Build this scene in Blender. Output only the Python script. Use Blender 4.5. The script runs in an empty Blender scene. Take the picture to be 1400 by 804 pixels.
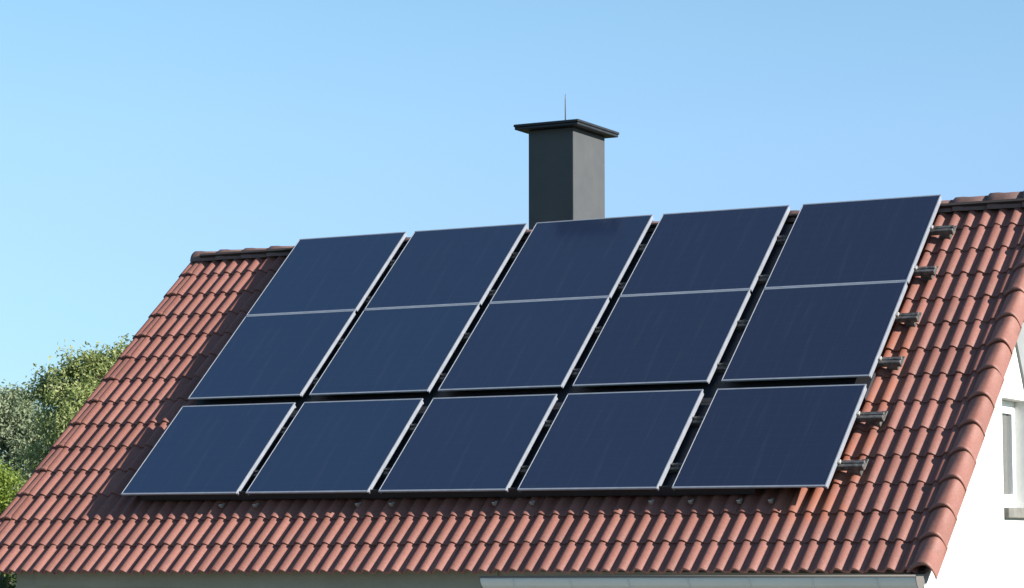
import bpy, math, random
from mathutils import Vector, Matrix, Quaternion, noise

# ------------------------------------------------------------------ camera, sky, sun, exposure
H = 6.2                                   # height of the panel array's lower edge above the ground
TH = 0.7391                               # roof pitch (radians)
sc = bpy.context.scene
cd = bpy.data.cameras.new('camera'); cam = bpy.data.objects.new('camera', cd); sc.collection.objects.link(cam)
YAW, PITCH = math.radians(28.445), math.radians(5.7546)
cam.location = (18.3844, -24.0463, -0.59 + H)
cam.rotation_euler = (math.pi / 2 + PITCH, 0, YAW)
cd.sensor_width = 36; cd.lens = 3386 / 1400 * 36; cd.clip_end = 3000; cd.clip_start = .1
sc.camera = cam

Uax = Vector((1, 0, 0)); Vax = Vector((0, math.cos(TH), math.sin(TH))); Nax = Vector((0, -math.sin(TH), math.cos(TH)))
SUN = (Uax * 2.9 + Vax * .95 + Nax * 1.0).normalized()
sl = bpy.data.lights.new('sun', 'SUN'); sl.energy = 5.0; sl.angle = math.radians(.5); sl.color = (1, .96, .90)
so = bpy.data.objects.new('sun', sl); sc.collection.objects.link(so)
so.rotation_euler = SUN.to_track_quat('Z', 'Y').to_euler(); so.location = (30, 0, 30)
w = bpy.data.worlds.new('World'); sc.world = w; w.use_nodes = True
wn = w.node_tree.nodes; wl = w.node_tree.links
sky = wn.new('ShaderNodeTexSky'); sky.sky_type = 'NISHITA'; sky.sun_disc = False
sky.sun_elevation = math.asin(SUN.z); sky.sun_rotation = math.atan2(SUN.x, SUN.y)
sky.air_density = 1.0; sky.dust_density = .05; sky.ozone_density = 3.4; sky.altitude = 200
bg = wn['Background']; bg.inputs['Strength'].default_value = .09
wtc = wn.new('ShaderNodeTexCoord'); wsx = wn.new('ShaderNodeSeparateXYZ'); wl.new(wtc.outputs['Generated'], wsx.inputs[0])
wr = wn.new('ShaderNodeValToRGB'); wl.new(wsx.outputs['Z'], wr.inputs[0])        # clear dry air: less white glow low over the horizon
el = wr.color_ramp.elements; el[0].position = .05; el[0].color = (.56, .68, .82, 1); el[1].position = .21; el[1].color = (1, 1.07, 1, 1)
for p_, c_ in ((.086, (.66, .76, .88, 1)), (.13, (.84, .87, .97, 1)), (.165, (.95, .98, 1, 1))):
    e_ = el.new(p_); e_.color = c_
wm = wn.new('ShaderNodeMix'); wm.data_type = 'RGBA'; wm.blend_type = 'MULTIPLY'; wm.inputs['Factor'].default_value = 1
wl.new(sky.outputs[0], wm.inputs['A']); wl.new(wr.outputs[0], wm.inputs['B']); wl.new(wm.outputs['Result'], bg.inputs['Color'])
sc.view_settings.view_transform = 'Standard'; sc.view_settings.look = 'None'
sc.view_settings.gamma = 1; sc.view_settings.use_curve_mapping = False
sc.view_settings.exposure = 1.04

R = random.Random(7)

# ------------------------------------------------------------------ helpers
def W(u, v, n): return Uax * u + Vax * v + Nax * n + Vector((0, 0, H))
def V3(x, y, z): return Vector((x, y, z + H))

def link(name, verts, faces, mat=None, parent=None, smooth=None, tints=None):
    me = bpy.data.meshes.new(name)
    me.from_pydata([tuple(v) for v in verts], [], faces)
    if tints is not None:
        at = me.attributes.new('tint', 'FLOAT', 'FACE'); at.data.foreach_set('value', tints)
    if smooth is True: me.polygons.foreach_set('use_smooth', [True] * len(faces))
    elif smooth: me.polygons.foreach_set('use_smooth', smooth)
    me.update()
    o = bpy.data.objects.new(name, me); sc.collection.objects.link(o)
    if mat: me.materials.append(mat)
    if parent:
        o.parent = parent; o.matrix_parent_inverse = Matrix.Translation(-wloc(parent))
    return o

def wloc(o):
    return o.location + (wloc(o.parent) + o.matrix_parent_inverse.translation if o.parent else Vector((0, 0, 0)))

def empty(name, loc, label, cat, group=None):
    o = bpy.data.objects.new(name, None); sc.collection.objects.link(o); o.location = loc
    o.empty_display_size = .2
    return tag(o, label, cat, group)

def tag(o, label=None, cat=None, group=None, kind=None):
    if label: o['label'] = label
    if cat: o['category'] = cat
    if group: o['group'] = group
    if kind: o['kind'] = kind
    return o

class MB:
    def __init__(s): s.v = []; s.f = []; s.sm = []
    def add(s, vs, fs, smooth=False):
        b = len(s.v); s.v += list(vs); s.f += [tuple(i + b for i in f) for f in fs]; s.sm += [smooth] * len(fs)
    def box(s, fn, a, b, bev=0.0):                 # fn maps local coords to world; a, b corners
        (x0, y0, z0), (x1, y1, z1) = a, b
        if bev <= 0:
            vs = [fn(x, y, z) for x in (x0, x1) for y in (y0, y1) for z in (z0, z1)]
            s.add(vs, [(0, 1, 3, 2), (4, 6, 7, 5), (0, 4, 5, 1), (2, 3, 7, 6), (0, 2, 6, 4), (1, 5, 7, 3)])
            return
        # chamfered box: three nested rectangles
        c = bev; P = []
        def ring(z, i):
            return [fn(x0 + i, y0 + c, z), fn(x0 + c, y0 + i, z), fn(x1 - c, y0 + i, z), fn(x1 - i, y0 + c, z),
                    fn(x1 - i, y1 - c, z), fn(x1 - c, y1 - i, z), fn(x0 + c, y1 - i, z), fn(x0 + i, y1 - c, z)]
        rs = [ring(z0, c * .999), ring(z0 + c, 0), ring(z1 - c, 0), ring(z1, c * .999)]
        for r in rs: P += r
        F = [tuple(range(7, -1, -1)), tuple(range(24, 32))]
        for k in range(3):
            for i in range(8):
                j = (i + 1) % 8; F.append((k * 8 + i, k * 8 + j, k * 8 + 8 + j, k * 8 + 8 + i))
        s.add(P, F)
    def tube(s, pts, rad, seg=8, smooth=True):
        pts = [Vector(p) for p in pts]; b = []; fs = []
        for i, p in enumerate(pts):
            d = (pts[min(i + 1, len(pts) - 1)] - pts[max(i - 1, 0)]).normalized()
            a = d.orthogonal().normalized() if i == 0 else (a - d * a.dot(d)).normalized()
            c = d.cross(a)
            for k in range(seg):
                t = 2 * math.pi * k / seg; b.append(p + (a * math.cos(t) + c * math.sin(t)) * rad[i])
        for i in range(len(pts) - 1):
            for k in range(seg):
                j = (k + 1) % seg; fs.append((i * seg + k, i * seg + j, i * seg + seg + j, i * seg + seg + k))
        fs.append(tuple(range(seg - 1, -1, -1))); fs.append(tuple(range((len(pts) - 1) * seg, len(pts) * seg)))
        s.add(b, fs, smooth)
    def prism(s, poly, fn, t0, t1):                # poly in 2D, extruded along third coordinate
        n = len(poly)
        vs = [fn(a, b, t0) for a, b in poly] + [fn(a, b, t1) for a, b in poly]
        fs = [tuple(range(n - 1, -1, -1)), tuple(range(n, 2 * n))] + [(i, (i + 1) % n, n + (i + 1) % n, n + i) for i in range(n)]
        s.add(vs, fs)
    def build(s, name, mat, parent=None, tints=None):
        o = link(name, s.v, s.f, mat, parent, smooth=s.sm, tints=tints)
        import bmesh
        bm = bmesh.new(); bm.from_mesh(o.data); bmesh.ops.recalc_face_normals(bm, faces=bm.faces); bm.to_mesh(o.data); bm.free()
        return o

# ------------------------------------------------------------------ materials
def new_mat(name, col=(.5, .5, .5), rough=.6, metal=0, spec=.5):
    m = bpy.data.materials.new(name); m.use_nodes = True
    b = m.node_tree.nodes['Principled BSDF']
    b.inputs['Base Color'].default_value = (*col, 1); b.inputs['Roughness'].default_value = rough
    b.inputs['Metallic'].default_value = metal; b.inputs['Specular IOR Level'].default_value = spec
    return m, m.node_tree.nodes, m.node_tree.links, b

def N_(nodes, t, **k):
    n = nodes.new(t)
    for a, v in k.items():
        if a.startswith('i_'): n.inputs[a[2:].replace('_', ' ')].default_value = v
        else: setattr(n, a, v)
    return n

def noise_col(m, base, var, scale, detail=6, rough=.6, bump=0, bscale=None, seedcoord='Object'):
    """base colour varied between two tones by noise, optional fine bump"""
    nd, lk = m.node_tree.nodes, m.node_tree.links; b = nd['Principled BSDF']
    tc = N_(nd, 'ShaderNodeTexCoord')
    n = N_(nd, 'ShaderNodeTexNoise'); n.inputs['Scale'].default_value = scale; n.inputs['Detail'].default_value = detail; n.inputs['Roughness'].default_value = rough
    lk.new(tc.outputs[seedcoord], n.inputs['Vector'])
    r = N_(nd, 'ShaderNodeValToRGB'); r.color_ramp.elements[0].position = .32; r.color_ramp.elements[1].position = .68
    r.color_ramp.elements[0].color = (*base, 1); r.color_ramp.elements[1].color = (*var, 1)
    lk.new(n.outputs['Fac'], r.inputs[0]); lk.new(r.outputs[0], b.inputs['Base Color'])
    if bump:
        n2 = N_(nd, 'ShaderNodeTexNoise'); n2.inputs['Scale'].default_value = bscale or scale * 8; n2.inputs['Detail'].default_value = 5
        lk.new(tc.outputs[seedcoord], n2.inputs['Vector'])
        bp = N_(nd, 'ShaderNodeBump'); bp.inputs['Strength'].default_value = bump; bp.inputs['Distance'].default_value = .01
        lk.new(n2.outputs['Fac'], bp.inputs['Height']); lk.new(bp.outputs[0], b.inputs['Normal'])
    return r

def tile_material(name, c0, c1, orange=True, spec=.5, rough=.6):
    m, nd, lk, b = new_mat(name, rough=rough, spec=spec)
    tc = N_(nd, 'ShaderNodeTexCoord'); at = N_(nd, 'ShaderNodeAttribute', attribute_name='tint')
    n1 = N_(nd, 'ShaderNodeTexNoise'); n1.inputs['Scale'].default_value = 1.1; n1.inputs['Detail'].default_value = 5
    n2 = N_(nd, 'ShaderNodeTexNoise'); n2.inputs['Scale'].default_value = 38; n2.inputs['Detail'].default_value = 6; n2.inputs['Roughness'].default_value = .7
    for n in (n1, n2): lk.new(tc.outputs['Object'], n.inputs['Vector'])
    mx = N_(nd, 'ShaderNodeMix', data_type='RGBA'); mx.inputs['A'].default_value = (*c0, 1); mx.inputs['B'].default_value = (*c1, 1)
    ad = N_(nd, 'ShaderNodeMath', operation='MULTIPLY_ADD'); ad.inputs[1].default_value = .55
    lk.new(at.outputs['Fac'], ad.inputs[0])
    ml = N_(nd, 'ShaderNodeMath', operation='MULTIPLY'); ml.inputs[1].default_value = .5; lk.new(n1.outputs['Fac'], ml.inputs[0]); lk.new(ml.outputs[0], ad.inputs[2])
    lk.new(ad.outputs[0], mx.inputs['Factor'])
    last = mx.outputs['Result']
    # grainy wear
    gr = N_(nd, 'ShaderNodeMapRange'); gr.inputs['From Min'].default_value = .3; gr.inputs['From Max'].default_value = .7
    gr.inputs['To Min'].default_value = .8; gr.inputs['To Max'].default_value = 1.16; lk.new(n2.outputs['Fac'], gr.inputs['Value'])
    hs = N_(nd, 'ShaderNodeMix', data_type='RGBA', blend_type='MULTIPLY'); hs.inputs['Factor'].default_value = 1
    lk.new(last, hs.inputs['A']); lk.new(gr.outputs[0], hs.inputs['B']); last = hs.outputs['Result']
    st = N_(nd, 'ShaderNodeTexNoise'); st.inputs['Scale'].default_value = 5.5; st.inputs['Detail'].default_value = 9; st.inputs['Roughness'].default_value = .72
    lk.new(tc.outputs['Object'], st.inputs['Vector'])
    sr = N_(nd, 'ShaderNodeMapRange'); sr.inputs['From Min'].default_value = .56; sr.inputs['From Max'].default_value = .74; sr.inputs['To Max'].default_value = .6
    lk.new(st.outputs['Fac'], sr.inputs['Value'])
    sm_ = N_(nd, 'ShaderNodeMix', data_type='RGBA'); sm_.inputs['B'].default_value = (.10, .06, .048, 1)
    lk.new(sr.outputs[0], sm_.inputs['Factor']); lk.new(last, sm_.inputs['A']); last = sm_.outputs['Result']
    if orange:      # newer, redder tiles re-laid beside and under the right end of the array
        sx = N_(nd, 'ShaderNodeSeparateXYZ'); lk.new(tc.outputs['Object'], sx.inputs[0])
        def band(sock, a, b_, c, d):
            p = N_(nd, 'ShaderNodeMapRange', interpolation_type='SMOOTHSTEP'); p.inputs['From Min'].default_value = a; p.inputs['From Max'].default_value = b_
            q = N_(nd, 'ShaderNodeMapRange', interpolation_type='SMOOTHSTEP'); q.inputs['From Min'].default_value = d; q.inputs['From Max'].default_value = c
            lk.new(sock, p.inputs['Value']); lk.new(sock, q.inputs['Value'])
            k = N_(nd, 'ShaderNodeMath', operation='MULTIPLY'); lk.new(p.outputs[0], k.inputs[0]); lk.new(q.outputs[0], k.inputs[1]); return k.outputs[0]
        sub = N_(nd, 'ShaderNodeMath', operation='MULTIPLY_ADD'); sub.inputs[1].default_value = .62; sub.inputs[2].default_value = 0
        bx_ = band(sx.outputs['X'], 8.0, 8.7, 9.2, 9.45); by_ = band(sx.outputs['Y'], -.15, -.05, 2.2, 3.4)
        k = N_(nd, 'ShaderNodeMath', operation='MULTIPLY'); lk.new(bx_, k.inputs[0]); lk.new(by_, k.inputs[1])
        n3 = N_(nd, 'ShaderNodeTexNoise'); n3.inputs['Scale'].default_value = 3.2; lk.new(tc.outputs['Object'], n3.inputs['Vector'])
        nr = N_(nd, 'ShaderNodeMapRange'); nr.inputs['From Min'].default_value = .35; nr.inputs['From Max'].default_value = .55; lk.new(n3.outputs['Fac'], nr.inputs['Value'])
        k2 = N_(nd, 'ShaderNodeMath', operation='MULTIPLY'); lk.new(k.outputs[0], k2.inputs[0]); lk.new(nr.outputs[0], k2.inputs[1])
        om = N_(nd, 'ShaderNodeMix', data_type='RGBA'); om.inputs['B'].default_value = (.27, .08, .035, 1)
        k3 = N_(nd, 'ShaderNodeMath', operation='MULTIPLY'); k3.inputs[1].default_value = .55; lk.new(k2.outputs[0], k3.inputs[0])
        lk.new(k3.outputs[0], om.inputs['Factor']); lk.new(last, om.inputs['A']); last = om.outputs['Result']
    lk.new(last, b.inputs['Base Color'])
    bp = N_(nd, 'ShaderNodeBump'); bp.inputs['Strength'].default_value = .5; bp.inputs['Distance'].default_value = .005
    lk.new(n2.outputs['Fac'], bp.inputs['Height']); lk.new(bp.outputs[0], b.inputs['Normal'])
    return m

M = {}
M['tile'] = tile_material('clay_tile', (.155, .054, .037), (.265, .108, .080))
M['verge'] = tile_material('clay_verge_tile', (.205, .082, .058), (.26, .112, .082), orange=False)
M['ridge'] = tile_material('clay_ridge_tile', (.11, .060, .050), (.16, .09, .075), orange=False)
m, *_ = new_mat('roof_felt', (.03, .022, .02), .9); M['felt'] = m
m, nd, lk, b = new_mat('white_plaster', rough=.9, spec=.2); noise_col(m, (.58, .575, .54), (.64, .635, .605), 1.3, bump=.35, bscale=55); M['plaster'] = m
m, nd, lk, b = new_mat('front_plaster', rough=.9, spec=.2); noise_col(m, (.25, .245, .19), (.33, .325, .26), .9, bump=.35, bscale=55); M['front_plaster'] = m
m, nd, lk, b = new_mat('silver_frame', rough=.4, metal=.35); noise_col(m, (.36, .375, .41), (.28, .295, .33), 9); M['alu'] = m
m, nd, lk, b = new_mat('weathered_rail', rough=.6, metal=.4); noise_col(m, (.035, .032, .03), (.17, .16, .15), 14, bump=.6, bscale=60); M['rail'] = m
m, nd, lk, b = new_mat('galvanised_hook', rough=.45, metal=.7); noise_col(m, (.45, .42, .37), (.65, .61, .55), 20); M['hook'] = m
m, *_ = new_mat('backsheet', (.02, .02, .025), .6); M['back'] = m
m, nd, lk, b = new_mat('chimney_cladding', rough=.6, spec=.15); noise_col(m, (.070, .073, .075), (.084, .086, .086), 2.5, bump=.15, bscale=30); M['clad'] = m
m, nd, lk, b = new_mat('chimney_cap_metal', rough=.5, spec=.4); noise_col(m, (.012, .014, .017), (.024, .026, .028), 5); M['cap'] = m
m, nd, lk, b = new_mat('rod_metal', (.12, .13, .15), .6, .3); M['rod'] = m
m, nd, lk, b = new_mat('gutter_paint', rough=.4); noise_col(m, (.52, .54, .51), (.60, .62, .59), 1.2); M['gutter'] = m
m, nd, lk, b = new_mat('gutter_bead_metal', (.13, .115, .10), .6); M['bead'] = m
m, nd, lk, b = new_mat('white_window_frame', (.82, .82, .8), .35); M['wframe'] = m
m, nd, lk, b = new_mat('window_glass', (.12, .12, .11), .15, 0, .4); M['wglass'] = m
m, nd, lk, b = new_mat('window_blind', (.5, .5, .46), .8); M['blind'] = m
m, nd, lk, b = new_mat('stone_sill', rough=.8); noise_col(m, (.12, .115, .10), (.19, .18, .155), 8, bump=.3, bscale=50); M['sill'] = m
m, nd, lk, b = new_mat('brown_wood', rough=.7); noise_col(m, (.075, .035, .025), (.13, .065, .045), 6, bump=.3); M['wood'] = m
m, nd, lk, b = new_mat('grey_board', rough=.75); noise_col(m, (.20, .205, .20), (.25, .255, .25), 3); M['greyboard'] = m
m, nd, lk, b = new_mat('grass_ground', rough=.95, spec=.1); noise_col(m, (.03, .045, .015), (.06, .075, .028), .6, bump=.6, bscale=12); M['grass'] = m
m, nd, lk, b = new_mat('bark', rough=.9); noise_col(m, (.07, .05, .035), (.14, .11, .08), 8, bump=.8, bscale=25); M['bark'] = m

def panel_glass(c_lo, c_hi):
    m, nd, lk, b = new_mat('solar_glass', rough=.12, spec=.5)
    tc = N_(nd, 'ShaderNodeTexCoord')
    n = N_(nd, 'ShaderNodeAttribute', attribute_name='tint')
    mx = N_(nd, 'ShaderNodeMix', data_type='RGBA'); mx.inputs['A'].default_value = (*c_lo, 1); mx.inputs['B'].default_value = (*c_hi, 1)
    lk.new(n.outputs['Fac'], mx.inputs['Factor'])
    # faint pale streaks running down the slope (local u across, v up)
    mp = N_(nd, 'ShaderNodeMapping'); mp.inputs['Scale'].default_value = (6, .4, 1); lk.new(tc.outputs['Object'], mp.inputs['Vector'])
    s = N_(nd, 'ShaderNodeTexNoise'); s.inputs['Scale'].default_value = 1.6; s.inputs['Detail'].default_value = 3; s.inputs['Roughness'].default_value = .6
    lk.new(mp.outputs[0], s.inputs['Vector'])
    r = N_(nd, 'ShaderNodeMapRange'); r.inputs['From Min'].default_value = .55; r.inputs['From Max'].default_value = .85; r.inputs['To Max'].default_value = .04
    lk.new(s.outputs['Fac'], r.inputs['Value'])
    d = N_(nd, 'ShaderNodeMix', data_type='RGBA'); d.inputs['B'].default_value = (.34, .34, .36, 1)
    lk.new(r.outputs[0], d.inputs['Factor']); lk.new(mx.outputs['Result'], d.inputs['A'])
    # cell grid: barely lighter hair lines between the dark cells
    br = N_(nd, 'ShaderNodeTexBrick', offset=0.0, squash=1.0); br.inputs['Scale'].default_value = 1
    br.inputs['Brick Width'].default_value = .168; br.inputs['Row Height'].default_value = .168; br.inputs['Mortar Size'].default_value = .0016
    br.inputs['Color1'].default_value = (0, 0, 0, 1); br.inputs['Color2'].default_value = (0, 0, 0, 1); br.inputs['Mortar'].default_value = (1, 1, 1, 1)
    lk.new(tc.outputs['Object'], br.inputs['Vector'])
    g = N_(nd, 'ShaderNodeMath', operation='MULTIPLY'); g.inputs[1].default_value = .07; lk.new(br.outputs['Color'], g.inputs[0])
    e = N_(nd, 'ShaderNodeMix', data_type='RGBA'); e.inputs['B'].default_value = (.12, .15, .2, 1)
    lk.new(g.outputs[0], e.inputs['Factor']); lk.new(d.outputs['Result'], e.inputs['A'])
    lk.new(e.outputs['Result'], b.inputs['Base Color'])
    rr = N_(nd, 'ShaderNodeMapRange'); rr.inputs['To Min'].default_value = .09; rr.inputs['To Max'].default_value = .2; lk.new(s.outputs['Fac'], rr.inputs['Value'])
    lk.new(rr.outputs[0], b.inputs['Roughness'])
    return m
M['glass'] = panel_glass((.017, .033, .070), (.016, .023, .048))

def leaf_mat(name, a, b_, c):
    m, nd, lk, b = new_mat(name, rough=.55, spec=.3)
    at = N_(nd, 'ShaderNodeAttribute', attribute_name='tint')
    r = N_(nd, 'ShaderNodeValToRGB'); r.color_ramp.elements[0].color = (*a, 1); r.color_ramp.elements[1].color = (*c, 1)
    e = r.color_ramp.elements.new(.5); e.color = (*b_, 1)
    lk.new(at.outputs['Fac'], r.inputs[0]); lk.new(r.outputs[0], b.inputs['Base Color'])
    tr = N_(nd, 'ShaderNodeBsdfTranslucent'); mx = N_(nd, 'ShaderNodeMixShader'); mx.inputs[0].default_value = .35
    hs = N_(nd, 'ShaderNodeHueSaturation'); hs.inputs['Value'].default_value = 1.5; lk.new(r.outputs[0], hs.inputs['Color']); lk.new(hs.outputs[0], tr.inputs['Color'])
    lk.new(b.outputs[0], mx.inputs[1]); lk.new(tr.outputs[0], mx.inputs[2])
    lk.new(mx.outputs[0], nd['Material Output'].inputs['Surface'])
    return m

# ------------------------------------------------------------------ ground
gm = MB(); gm.add([Vector((-900, -900, 0)), Vector((900, -900, 0)), Vector((900, 900, 0)), Vector((-900, 900, 0))], [(0, 1, 2, 3)])
g = gm.build('ground', M['grass']); tag(g, 'green lawn around the house', None, None, 'structure')

pv = MB(); pv.add([Vector((-6, -9, .004)), Vector((16, -9, .004)), Vector((16, 1.2, .004)), Vector((-6, 1.2, .004))], [(0, 1, 2, 3)])  # unseen sheet added to bounce sunlight up onto the gutter and front wall
pm, _a, _b, _c = new_mat('pale_bounce', rough=.85); noise_col(pm, (.33, .31, .28), (.45, .43, .39), 1.5, bump=.4, bscale=20)
tag(pv.build('bounce_sheet', pm), 'unseen pale sheet added to bounce sunlight onto the house front', None, None, 'structure')

# ------------------------------------------------------------------ house
EAVE_V, RIDGE_V, COURSE, PITCHW = -1.14, 5.262, .4573, .1835
NB = -.24
YR = RIDGE_V * math.cos(TH) + .19 * math.sin(TH)        # ridge line
ZR = RIDGE_V * math.sin(TH) - .19 * math.cos(TH)
XL, XR = -1.25, 10.30                                   # plastered gable planes
YF = -.38; YB = 2 * YR + .38                            # front and back walls
house = empty('house', (4.5, YR, 0), 'white plastered house with a steep red clay tile roof carrying solar panels', 'house')

def S(u, v, n): return W(u, v, n)
def SB(u, v, n):                                        # back slope: mirror in the ridge plane
    p = W(u, v, n); return Vector((p.x, 2 * YR - p.y, p.z))

def settle(fn):                                         # courses creep up a little towards the right end of the eave
    return lambda u, v, n: fn(u, v + .105 * max(0, u / 10) * max(0, 1 - (v - EAVE_V) / 2.2), n)

# roof deck (felt + battens) under the tiles
rd = MB()
U0, U1 = -1.66, 10.27
for fn in (S, SB):
    rd.box(fn, (U0, EAVE_V + .17, NB - .075), (U1, RIDGE_V + .10, NB - .035))
roof = rd.build('roof', M['felt'], house)

def tile_field(fn, seed, back=False):
    r = random.Random(seed); vs = []; fs = []; sm = []; tints = []
    prof = []
    nseg = 18
    for i in range(nseg + 1):
        x = i / nseg - .5                     # S-shaped pantile: steep left flank, broad slope down to the right
        t = (x + .08) / .38 if x > -.08 else (-.08 - x) / .22
        h = .043 * (1 - min(1, t) ** (1.9 if x > -.08 else 3)) - (.004 * math.sin(min(1, (t - 1) * 3) * 1.57) if t > 1 else 0)
        prof.append((x * PITCHW, h))
    k0 = -63
    for row in range(14):
        v0 = EAVE_V + row * COURSE
        rowj = r.uniform(-.003, .003)
        for k in range(k0, 3):
            uc = 9.757 + k * PITCHW
            jn = r.uniform(-.003, .003); jv = r.uniform(-.007, .007) + rowj; ju = r.uniform(-.003, .003); rot = r.uniform(-.006, .006)
            length = COURSE + .045
            if row == 13: length = COURSE - .01
            b = len(vs); P = nseg + 1
            vsteps = (0, .012, length * .5, length)
            for q, dv in enumerate(vsteps):
                for (du, hn) in prof:
                    nn = NB + .006 + .024 * (1 - dv / COURSE) + hn * (1 - .06 * dv / length) + jn - (.006 if q == 0 else 0)
                    vs.append(fn(uc + ju + du + rot * dv, v0 + jv + dv, nn))
            nt = min(1, max(0, r.gauss(.5, .24)))
            for q in range(3):
                for i in range(nseg):
                    fs.append((b + q * P + i, b + q * P + i + 1, b + q * P + P + i + 1, b + q * P + P + i)); sm.append(True); tints.append(nt)
            # front lip face
            c = len(vs)
            for (du, hn) in prof: vs.append(fn(uc + ju + du, v0 + jv, NB + .030 + hn + jn - .006))
            for (du, hn) in prof: vs.append(fn(uc + ju + du, v0 + jv + .004, NB + .030 + hn * .93 + jn - .034))
            for i in range(nseg):
                fs.append((c + i, c + P + i, c + P + i + 1, c + i + 1)); sm.append(False); tints.append(nt)
            for (du, hn) in prof: vs.append(fn(uc + ju + du, v0 + jv + .16, NB + .012 + hn * .9 + jn - .026))
            for i in range(nseg):
                fs.append((c + P + i, c + 2 * P + i, c + 2 * P + i + 1, c + P + i + 1)); sm.append(False); tints.append(nt)
    if back: fs = [tuple(reversed(f)) for f in fs]
    return link('tile_field', vs, fs, M['tile'], roof, smooth=sm, tints=tints)
tf = tile_field(settle(S), 3); tile_field(settle(SB), 4, True)

def barrel(fn, u_in, u_out, n_in, n_crest, n_out, v0, length, r, mat, seg=16, parent=None, taper=.012, name='verge_tile', lean=.48, ex=.85):
    """one overlapping verge tile: an arched shell over the roof edge, open at its lower end"""
    uc = (u_in * (1 - lean) + u_out * lean); vs = []; fs = []; sm = []
    j = r.uniform(-.004, .004); jn = r.uniform(-.003, .003)
    def sect(dv, inset, lift):
        out = []
        for i in range(seg + 1):
            t = math.pi * i / seg
            c = math.cos(t); s_ = math.sin(t) ** (ex if c > 0 else .85)
            u = uc + ((u_in - uc) if c > 0 else (uc - u_out)) * c * (1 if c > 0 else 1)
            u = uc + (u_in - uc) * c if c > 0 else uc + (u_out - uc) * (-c)
            nbase = n_in if c > 0 else n_out
            nn = nbase + (n_crest - nbase) * s_
            u = uc + (u - uc) * (1 - inset / .14); nn = nn - inset * s_ + lift
            out.append(fn(u + j, v0 + dv, nn + jn))
        return out
    P = seg + 1
    rings = [sect(.0, .006, .020), sect(.010, 0, .026), sect(.045, 0, .024), sect(.05, .006, .0185), sect(length * .6, .008, .004), sect(length, .012, -.006)]
    for q, ring in enumerate(rings): vs += ring
    for q in range(len(rings) - 1):
        for i in range(seg):
            fs.append((q * P + i, q * P + i + 1, (q + 1) * P + i + 1, (q + 1) * P + i)); sm.append(q not in (2,))
    inner = [sect(.0, .022, .020), sect(length, .028, -.006)]
    b = len(vs); vs += inner[0] + inner[1]
    for i in range(seg):
        fs.append((b + i, b + P + i, b + P + i + 1, b + i + 1)); sm.append(True)
        fs.append((i, b + i, b + i + 1, i + 1)); sm.append(False)
    # outer edge thickness
    fs.append((seg, b + seg, b + P + seg, 5 * P + seg)); sm.append(False)
    fs.append((0, 5 * P, b + P, b)); sm.append(False)
    nt = min(1, max(0, r.gauss(.5, .28)))
    o = link(name, vs, fs, mat, parent, smooth=sm, tints=[nt] * len(fs))
    import bmesh
    bm = bmesh.new(); bm.from_mesh(o.data); bmesh.ops.recalc_face_normals(bm, faces=bm.faces); bm.to_mesh(o.data); bm.free()
    return o

rv = random.Random(11)
for fn in (settle(S), settle(SB)):
    for k in range(14):
        ln = COURSE + .05 if k < 13 else COURSE - .02
        barrel(fn, 10.115, 10.405, -.245, -.122, -.335, EAVE_V - .02 + k * COURSE, ln, rv, M['verge'], parent=roof, lean=.70, ex=1.8)
        barrel(fn, -1.635, -1.80, -.225, -.178, -.30, EAVE_V - .005 + k * COURSE, ln, rv, M['verge'], parent=roof)

# ridge tiles: arched caps laid along the ridge, each collar lapping the next
def ridge_tile(x0, ln, r):
    vs = []; fs = []; sm = []; seg = 14; P = seg + 1
    def sect(x, rad, dz):
        return [Vector((x, YR - math.cos(math.pi * i / seg) * rad * 1.15, H + ZR - .10 + dz + math.sin(math.pi * i / seg) * rad * (1.28 + 4.0 * max(0, x - 8.8) * .12))) for i in range(P)]
    jz = r.uniform(-.004, .004)
    for x, rad, dz in ((x0, .119, 0), (x0 + .015, .126, 0), (x0 + .10, .124, 0), (x0 + .17, .116, 0), (x0 + ln, .110, -.003), (x0 + ln, .095, -.003), (x0, .105, 0)):
        vs += sect(x, rad, dz + jz)
    for q in range(6):
        for i in range(seg):
            fs.append((q * P + i, q * P + i + 1, (q + 1) * P + i + 1, (q + 1) * P + i)); sm.append(q < 4)
    for i in range(seg): fs.append((6 * P + i, 6 * P + i + 1, i + 1, i)); sm.append(False)
    o = link('ridge_tile', vs, fs, M['ridge'], roof, smooth=sm, tints=[r.random()] * len(fs))
    import bmesh
    bm = bmesh.new(); bm.from_mesh(o.data); bmesh.ops.recalc_face_normals(bm, faces=bm.faces); bm.to_mesh(o.data); bm.free()
nr_ = 29; st = (10.42 + 1.83) / nr_
for k in range(nr_): ridge_tile(-1.83 + k * st, st + .03, rv)

# walls
def yz(y, z, x): return V3(x, y, z)
zs = lambda y: ZR - .20 - abs(y - YR) * math.tan(TH)     # underside of roof at y
WY0, WY1, WZ0, WZ1 = 1.99, 2.95, -.20, .985              # gable window opening
gw = MB()
Zb = -H
t0, t1 = XR - .3, XR
gw.prism([(YF, Zb), (WY0, Zb), (WY0, zs(WY0)), (YF, zs(YF))], yz, t0, t1)
gw.prism([(WY0, Zb), (WY1, Zb), (WY1, WZ0), (WY0, WZ0)], yz, t0, t1)
gw.prism([(WY0, WZ1), (WY1, WZ1), (WY1, zs(WY1)), (WY0, zs(WY0))], yz, t0, t1)
gw.prism([(WY1, Zb), (YB, Zb), (YB, zs(YB)), (YR, zs(YR)), (WY1, zs(WY1))], yz, t0, t1)
gw.build('gable_wall', M['plaster'], house)
lw = MB(); lw.prism([(YF + .302, Zb), (YB, Zb), (YB, zs(YB)), (YR, zs(YR)), (YF + .302, zs(YF + .302))], yz, XL, XL + .3); lw.build('gable_wall', M['plaster'], house)
I3 = lambda x, y, z: V3(x, y, z)
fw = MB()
fw.box(I3, (XL, YF - .004, Zb), (XR - .302, YF + .3, zs(YF) - .01))
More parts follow.
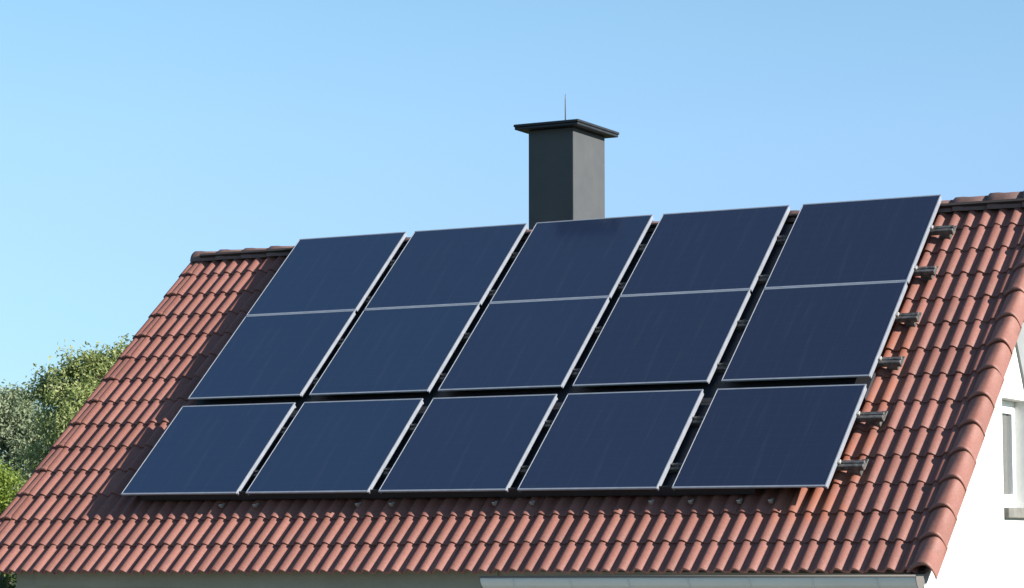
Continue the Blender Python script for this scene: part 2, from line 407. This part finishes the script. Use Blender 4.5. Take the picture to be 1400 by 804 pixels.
fw.build('front_wall', M['front_plaster'], house)
bw = MB(); bw.box(I3, (XL + .302, YB - .3, Zb), (XR - .302, YB - .003, zs(YF) - .01)); bw.build('back_wall', M['plaster'], house)
# boxed eave behind the gutter and gable end of the eave
ev = W(0, EAVE_V, NB)
ef = MB()
ef.prism([(YF, zs(YF) - .0), (YF, -1.20), (-.60, -1.17), (-.64, -1.0), (-.60, zs(-.60))], yz, XR - .25, XR - .002)
ef.build('eave_end', M['plaster'], house)

# gutter along the right half of the eave
def gutter(xa, xb, yc, za, zb_, rad):
    mb = MB(); seg = 16; zat = lambda x: za + (zb_ - za) * (x - xa) / (xb - xa)
    def ring(x, r_): return [V3(x, yc - math.cos(math.pi * i / seg) * r_, zat(x) - math.sin(math.pi * i / seg) * r_) for i in range(seg + 1)]
    P = seg + 1
    vs = ring(xa, rad) + ring(xb, rad) + ring(xa, rad - .006) + ring(xb, rad - .006); fs = []
    for i in range(seg):
        fs.append((i, i + 1, P + i + 1, P + i)); fs.append((2 * P + i, 3 * P + i, 3 * P + i + 1, 2 * P + i + 1))
    fs.append((0, P, 3 * P, 2 * P)); fs.append((seg, 2 * P + seg, 3 * P + seg, P + seg))
    mb.add(vs, fs, True)
    g_ = mb.build('gutter', M['gutter'], house)
    bd = MB(); bd.tube([V3(xa, yc - rad - .004, za + .004), V3(xb, yc - rad - .004, zb_ + .004)], [.011] * 2, 8); bd.build('gutter_bead', M['bead'], g_)
    for x in (xa - .006, xb):
        c = MB(); c.prism([(yc - math.cos(math.pi * i / seg) * (rad + .004), zat(x) - math.sin(math.pi * i / seg) * (rad + .004)) for i in range(seg + 1)], yz, x, x + .006)
        c.build('end_cap', M['bead'], g_)
    for k in range(7):
        x = xa + .4 + k * (xb - xa - .8) / 6
        c = MB(); c.tube([V3(x, yc - math.cos(math.pi * i / 10) * (rad + .003), zat(x) - math.sin(math.pi * i / 10) * (rad + .003)) for i in range(11)], [.007] * 11, 6)
        c.build('gutter_bracket', M['gutter'], g_)
gutter(5.43, 10.285, -.722, -.948, -.906, .128)
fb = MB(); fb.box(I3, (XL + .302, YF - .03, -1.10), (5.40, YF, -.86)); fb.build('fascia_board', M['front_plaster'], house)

# gable window
win = MB(); D = XR - .155
fr = MB()
def wbox(mb, y0, y1, z0, z1, x0, x1, bev=.006): mb.box(lambda a, b, c: V3(c, a, b), (y0, z0, x0), (y1, z1, x1), bev)
wbox(fr, WY0, WY0 + .07, WZ0, WZ1, D - .06, D); wbox(fr, WY1 - .07, WY1, WZ0, WZ1, D - .06, D)
wbox(fr, WY0 + .07, WY1 - .07, WZ1 - .07, WZ1, D - .06, D); wbox(fr, WY0 + .07, WY1 - .07, WZ0, WZ0 + .07, D - .06, D)
wf = fr.build('window', M['wframe'], house)
sa = MB(); a0, a1, c0, c1 = WY0 + .072, WY1 - .072, WZ0 + .072, WZ1 - .072
wbox(sa, a0, a0 + .075, c0, c1, D - .045, D + .018); wbox(sa, a1 - .075, a1, c0, c1, D - .045, D + .018)
wbox(sa, a0 + .075, a1 - .075, c1 - .075, c1, D - .045, D + .018); wbox(sa, a0 + .075, a1 - .075, c0, c0 + .075, D - .045, D + .018)
sa.build('sash', M['wframe'], wf)
pn = MB(); wbox(pn, a0 + .075, a1 - .075, c0 + .075, c1 - .075, D - .03, D - .022, 0); pn.build('pane', M['wglass'], wf)
bl = MB(); wbox(bl, WY0, WY1, WZ0, WZ1, D - .14, D - .12, 0); bl.build('blind', M['blind'], wf)
sl_ = MB(); wbox(sl_, WY0 - .0, WY1 + .05, WZ0 - .115, WZ0 - .002, D + .0, XR + .06, .008); sl_.build('window_sill', M['sill'], wf)

# raised grey patch and brown board high on the gable, under the verge
cl = MB(); cl.prism([(2.43, 1.715), (2.86, 1.015), (4.9, 1.015), (4.9, 1.86), (2.58, 1.86)], yz, XR + .002, XR + .03); cl.build('grey_patch', M['greyboard'], house)
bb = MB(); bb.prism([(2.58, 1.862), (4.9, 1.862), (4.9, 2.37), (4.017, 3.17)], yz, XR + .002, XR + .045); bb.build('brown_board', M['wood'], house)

# chimney
cx0, cx1, cy0, dp, zb, oh = 3.38, 4.038, 4.10, .915, 4.762, .134
ch = MB(); ch.box(I3, (cx0, cy0, 2.4), (cx1, cy0 + dp, zb), .008); chim = ch.build('chimney', M['clad'], house)
cc = MB()
cc.box(I3, (cx0 - oh, cy0 - oh, zb + .002), (cx1 + oh, cy0 + dp + oh, zb + .034), .006)
cc.box(I3, (cx0 - oh - .012, cy0 - oh - .012, zb + .036), (cx1 + oh + .012, cy0 + dp + oh + .012, zb + .072), .008)
cc.build('chimney_cap', M['cap'], chim)
fl = MB(); fl.box(I3, (cx0 - .03, cy0 - .03, 2.6), (cx1 + .03, cy0 + dp + .03, 3.36), .01); fl.build('flashing', M['cap'], chim)
rod = MB(); rod.tube([V3(3.688, 4.557, zb + .07), V3(3.688, 4.557, 5.22), V3(3.688, 4.557, 5.30)], [.009, .008, .003], 8)
rod.tube([V3(3.688, 4.557, zb + .07), V3(3.688, 4.557, zb + .09)], [.03, .02], 8); rod.build('lightning_rod', M['rod'], chim)

# ------------------------------------------------------------------ solar array
UE = [0, 1.6824, 1.8127, 3.4896, 3.629, 5.2784, 5.4198, 7.1151, 7.2874, 9.0]
UE[-1] = 4 * 1.834 + 1.7
VE = {2: (0, 1.6704), 1: (1.8091, 3.5154), 0: (3.5194, 5.2175)}
FD, FW = .062, .017
rows = {0: 'top', 1: 'middle', 2: 'bottom'}
cols = ['at the far left end', 'second from the left', 'in the centre column', 'second from the right', 'at the right end']
extra = {(0, 2): 'dark blue solar panel in the top row directly in front of the chimney',
         (0, 0): 'dark blue solar panel in the top row at the far left',
         (0, 1): 'dark blue solar panel in the top row just left of the one at the chimney',
         (0, 3): 'dark blue solar panel in the top row just right of the one at the chimney',
         (0, 4): 'dark blue solar panel at the top right corner of the array by the ridge'}
R2 = random.Random(5)
for r_ in range(3):
    v0, v1 = VE[r_]
    for c in range(5):
        u0, u1 = UE[2 * c], UE[2 * c + 1]
        lab = extra.get((r_, c)) or 'dark blue solar panel in the %s row, %s' % (rows[r_], cols[c])
        o = bpy.data.objects.new('solar_panel', None); sc.collection.objects.link(o)
        tag(o, lab, 'solar panel', 'solar panels mounted on the roof in three rows of five')
        # local frame: x along ridge, y up the slope, z out of the roof
        o.location = W(u0, v0, 0); o.rotation_euler = (TH, 0, 0); o.empty_display_size = .3
        ww, hh = u1 - u0, v1 - v0
        L = lambda x, y, z: Vector((x, y, z))
        def part(mb, name, mat):
            p = mb.build(name, mat); p.parent = o; return p
        f = MB()
        f.box(L, (0, 0, -.020), (ww, .024, 0), .0018); f.box(L, (0, hh - .022, -.020), (ww, hh, 0), .0018)
        f.box(L, (0, .0245, -FD), (.009, hh - .0225, 0), .0018); f.box(L, (ww - FW, .0245, -FD), (ww, hh - .0225, 0), .0018)
        part(f, 'frame', M['alu'])
        gl = MB(); gl.box(L, (FW - .002, FW - .002, -.010), (ww - FW + .002, hh - FW + .002, -.0035)); pg = part(gl, 'glass', M['glass']); at_ = pg.data.attributes.new('tint', 'FLOAT', 'FACE'); at_.data.foreach_set('value', [min(1, max(0, c / 4 + R2.uniform(-.12, .12)))] * len(pg.data.polygons))  # tint shifts by column: varying sky reflection put into the glass colour
        bk = MB(); bk.box(L, (FW, FW, -.016), (ww - FW, hh - FW, -.0115)); part(bk, 'backsheet', M['back'])

# mounting rails with clamps
rail_v = [4.62, 3.83, 2.96, 2.17, 1.23, .44]
rl = ['topmost', 'second from the top', 'third from the top', 'third from the bottom', 'second from the bottom', 'lowest']
for i, v in enumerate(rail_v):
    o = empty('mounting_rail', W(9.0, v, -.13), 'weathered rail end sticking out right of the panels, %s of six' % rl[i], 'mounting rail', 'mounting rails under the solar panels')
    e = 9.30 + R2.uniform(-.03, .03)
    b = MB(); b.box(S, (-.05, v - .052, -.135), (e, v - .006, -.070), .005); b.box(S, (-.05, v + .006, -.135), (e, v + .052, -.070), .005)
    b.box(S, (-.05, v - .0059, -.133), (e - .002, v + .0059, -.084))
    b.build('rail', M['rail'], o)
    for c in range(4):
        ua, ub = UE[2 * c + 1], UE[2 * c + 2]
        k = MB(); k.box(S, (ua + .001, v - .012, -.05), (ub - .001, v + .012, -.040), .002)
        k.tube([W((ua + ub) / 2, v, -.0395), W((ua + ub) / 2, v, -.03)], [.009, .009], 6, False)
        k.build('clamp', M['rail'], o)
    k = MB(); k.box(S, (UE[-1] + .002, v - .025, -.064), (UE[-1] + .03, v + .025, -.035), .003)
    k.build('clamp', M['hook'], o)
    k = MB(); k.box(S, (e - .16, v - .05, -.215), (e - .05, v + .045, -.137), .004); k.box(S, (e - .10, v + .0305, -.20), (e - .03, v + .20, -.185), .003)
    k.build('support_foot', M['rail'], o)

# black strips added so the gaps under the array read as deep shade
def strip(a, b_, label):
    o = MB(); o.box(S, a, b_, .003); tag(o.build('black_shade_strip', M['back']), label, 'shade strip', 'black strips added as shade in the gaps under the solar panels')
strip((.22, .05, -.150), (8.2, .062, -.0225), 'long black profile standing in for shade below the bottom row of panels')
strip((.02, 1.60, -.178), (UE[-1] - .03, 2.04, -.1365), 'long black profile standing in for shade in the gap between middle and bottom panel rows')
for c, l in enumerate(('first', 'second', 'third', 'fourth')):
    strip((UE[2 * c + 1] - .17, .065, -.178), (UE[2 * c + 2] + .03, 1.598, -.1365), 'black profile as shade in the %s upright gap from the left, between bottom row panels' % l)
    strip((UE[2 * c + 1] - .17, 2.042, -.178), (UE[2 * c + 2] + .03, 5.0, -.1365), 'black profile as shade in the %s upright gap from the left, between upper panels' % l)

# small roof hooks peeping out below the bottom row
hk = [1.423, 1.904, 3.313, 3.765, 5.098, 5.569, 7.014, 7.479, 8.037, 8.395]
hl = ['under the far left bottom panel, close to its right end', 'under the second bottom panel from the left, at its left end', 'under the second bottom panel from the left, at its right end',
      'under the centre bottom panel, at its left end', 'under the centre bottom panel, at its right end', 'under the fourth bottom panel from the left, at its left end',
      'under the fourth bottom panel from the left, at its right end', 'under the bottom right panel, at its left end', 'under the middle of the bottom right panel', 'under the bottom right panel, right of its middle']
for u, l in zip(hk, hl):
    o = empty('roof_hook', W(u, -.02, -.2), 'small metal roof hook ' + l, 'roof hook', 'metal roof hooks peeping out below the panels')
    k = MB(); k.box(S, (u - .018, -.05, -.176), (u + .018, .009, -.166), .002)
    k.build('arm', M['hook'], o)
    k = MB(); k.box(S, (u - .022, -.062, -.178), (u + .022, -.051, -.13), .002); k.build('hook_plate', M['hook'], o)
    k = MB(); k.tube([W(u, -.069, -.145), W(u, -.0625, -.145)], [.011, .011], 6, False); k.build('bolt', M['hook'], o)

# ------------------------------------------------------------------ trees
def tree(name, label, cat, base, clumps, trunk_h, mat, seed, leaf=.085, per=230, trunk_r=.14, group=None, minz=None):
    """clumps: list of (x, y, z, rx, rz) lobes in world coordinates relative to base"""
    r = random.Random(seed); root = empty(name, base, label, cat, group)
    vs = []; fs = []; tn = []; twigs = MB(); bx, by, bz = base
    B = Vector(base)
    top = Vector((0, 0, trunk_h))
    twigs.tube([B, B + Vector((.05, .03, trunk_h * .4)), B + top + Vector((.03, 0, 0)), B + top * 1.35], [trunk_r * 1.25, trunk_r, trunk_r * .7, trunk_r * .35], 9)
    for (lx, ly, lz, rx, rz, n) in clumps:
        C = B + Vector((lx, ly, lz))
        twigs.tube([B + top * r.uniform(.55, 1.1), (B + top + C) / 2 + Vector((r.uniform(-.1, .1), r.uniform(-.1, .1), .05)), C + Vector((0, 0, rz * .3))], [trunk_r * .45, trunk_r * .26, .012], 6)
        for j in range(n):
            # sprays: mostly near the lobe's skin, uneven radius
            gs = lambda: max(-1.3, min(1.3, r.gauss(0, 1)))
            d = Vector((r.gauss(0, 1), r.gauss(0, 1), r.gauss(.15, 1))).normalized()
            nz = noise.noise(d * 1.9 + Vector((seed, lx, lz)))
            rad = (r.random() ** .5) * (.95 + .34 * nz)
            P = C + Vector((d.x * rx * rad, d.y * rx * rad, d.z * rz * rad))
            if r.random() < .30: twigs.tube([C + (P - C) * .25, (C + P) / 2 + Vector((0, 0, .03)), P], [.014, .009, .003], 4)
            ctone = r.gauss(.5, .16)
            out = (d + Vector((0, 0, .5))).normalized()
            for q in range(per // 7):
                s = r.uniform(.10, .24)
                L_ = P + out * r.uniform(-.08, .10) + Vector((gs(), gs(), gs())) * s * .6
                a = Vector((r.gauss(0, 1), r.gauss(0, 1), r.gauss(0, 1))).normalized()
                nrm = (a * .8 + out * .7).normalized()
                t = nrm.orthogonal().normalized(); t = Quaternion(nrm, r.uniform(0, 6.283)) @ t; b2 = nrm.cross(t)
                l = leaf * r.uniform(.6, 1.25); w2 = l * .42
                k = len(vs)
                vs += [L_ - t * l * .5, L_ + b2 * w2 * .5 + nrm * l * .06, L_ + t * l * .5, L_ - b2 * w2 * .5 + nrm * l * .06]
                fs.append((k, k + 1, k + 2, k + 3)); tn.append(min(1, max(0, ctone + r.gauss(0, .16))))
    link('crown', vs, fs, mat, root, tints=tn)
    twigs.build('trunk', M['bark'], root)
    return root

LA = leaf_mat('leaf_light_green', (.11, .15, .04), (.24, .28, .095), (.42, .43, .20))
LB = leaf_mat('leaf_grey_green', (.12, .155, .085), (.22, .26, .15), (.37, .40, .26))
LC = leaf_mat('leaf_yellow_green', (.06, .10, .012), (.14, .20, .025), (.26, .31, .06))
LD = leaf_mat('leaf_dark_green', (.02, .04, .012), (.045, .075, .022), (.08, .12, .04))

def at(px, py, d):                     # a point seen at photo pixel (px, py), d metres ahead
    fwd = Vector((-math.sin(YAW) * math.cos(PITCH), math.cos(YAW) * math.cos(PITCH), math.sin(PITCH)))
    rt = Vector((math.cos(YAW), math.sin(YAW), 0)); up = rt.cross(fwd)
    return cam.location + (fwd + rt * ((px - 700) / 3386) - up * ((py - 402) / 3386)) * d

def lobes(d, spec, base):
    out = []
    for px, py, rp, sq, dd, n in spec:
        p = at(px, py, d + dd) - Vector(base); rr = rp * (d + dd) / 3386
        out.append((p.x, p.y, p.z, rr, rr * sq, n))
    return out
bA = at(215, 700, 44); bA.z = 0
tree('leafy_tree', 'tall light green leafy tree rising behind the left edge of the roof', 'tree', bA,
     lobes(44, [(150, 550, 62, .95, 0, 170), (105, 575, 58, .95, -.5, 150), (190, 550, 62, 1, .4, 120), (140, 630, 76, .9, -.4, 190), (80, 640, 52, 1, .3, 110), (215, 640, 90, .9, .3, 100), (150, 505, 34, .8, .2, 70), (98, 516, 32, .9, 0, 60), (125, 505, 26, .9, 0, 40), (70, 540, 30, 1, .2, 50), (180, 500, 30, 1, .2, 50), (180, 720, 90, .8, 0, 100), (100, 700, 70, .8, .2, 90)], bA),
     4.6, LA, 21, leaf=.088, per=230, trunk_r=.16)
bB = at(-10, 700, 50); bB.z = 0
tree('leafy_tree', 'grey green loose tree at the left picture edge behind the brighter ones', 'tree', bB,
     lobes(50, [(15, 590, 52, .95, 0, 170), (-45, 600, 70, .95, .4, 80), (45, 650, 55, 1, .5, 140), (0, 680, 75, .9, 0, 160), (25, 556, 28, .9, .2, 60), (55, 600, 40, 1, -.3, 90), (0, 560, 30, .9, 0, 60), (60, 700, 60, .9, .4, 90)], bB),
     4.4, LB, 33, leaf=.095, per=220, trunk_r=.16)
bC = at(-30, 740, 38); bC.z = 0
tree('leafy_shrub', 'bright yellow green bushy shrub at the lower left edge beside the roof', 'shrub', bC,
     lobes(38, [(0, 690, 48, .95, 0, 95), (-50, 690, 60, 1, .3, 50), (15, 735, 46, .9, -.2, 70), (-30, 770, 70, .9, 0, 70), (-5, 660, 26, .9, 0, 24)], bC),
     3.6, LC, 45, leaf=.08, per=230, trunk_r=.10)
bD = at(-15, 800, 34.5); bD.z = 0
tree('leafy_shrub', 'dark green shrub low under the left end of the eave', 'shrub', bD,
     lobes(34.5, [(0, 830, 40, .9, 0, 60), (-40, 840, 50, .9, 0, 40), (10, 900, 60, 1, 0, 60)], bD),
     2.6, LD, 57, leaf=.08, per=200, trunk_r=.08)
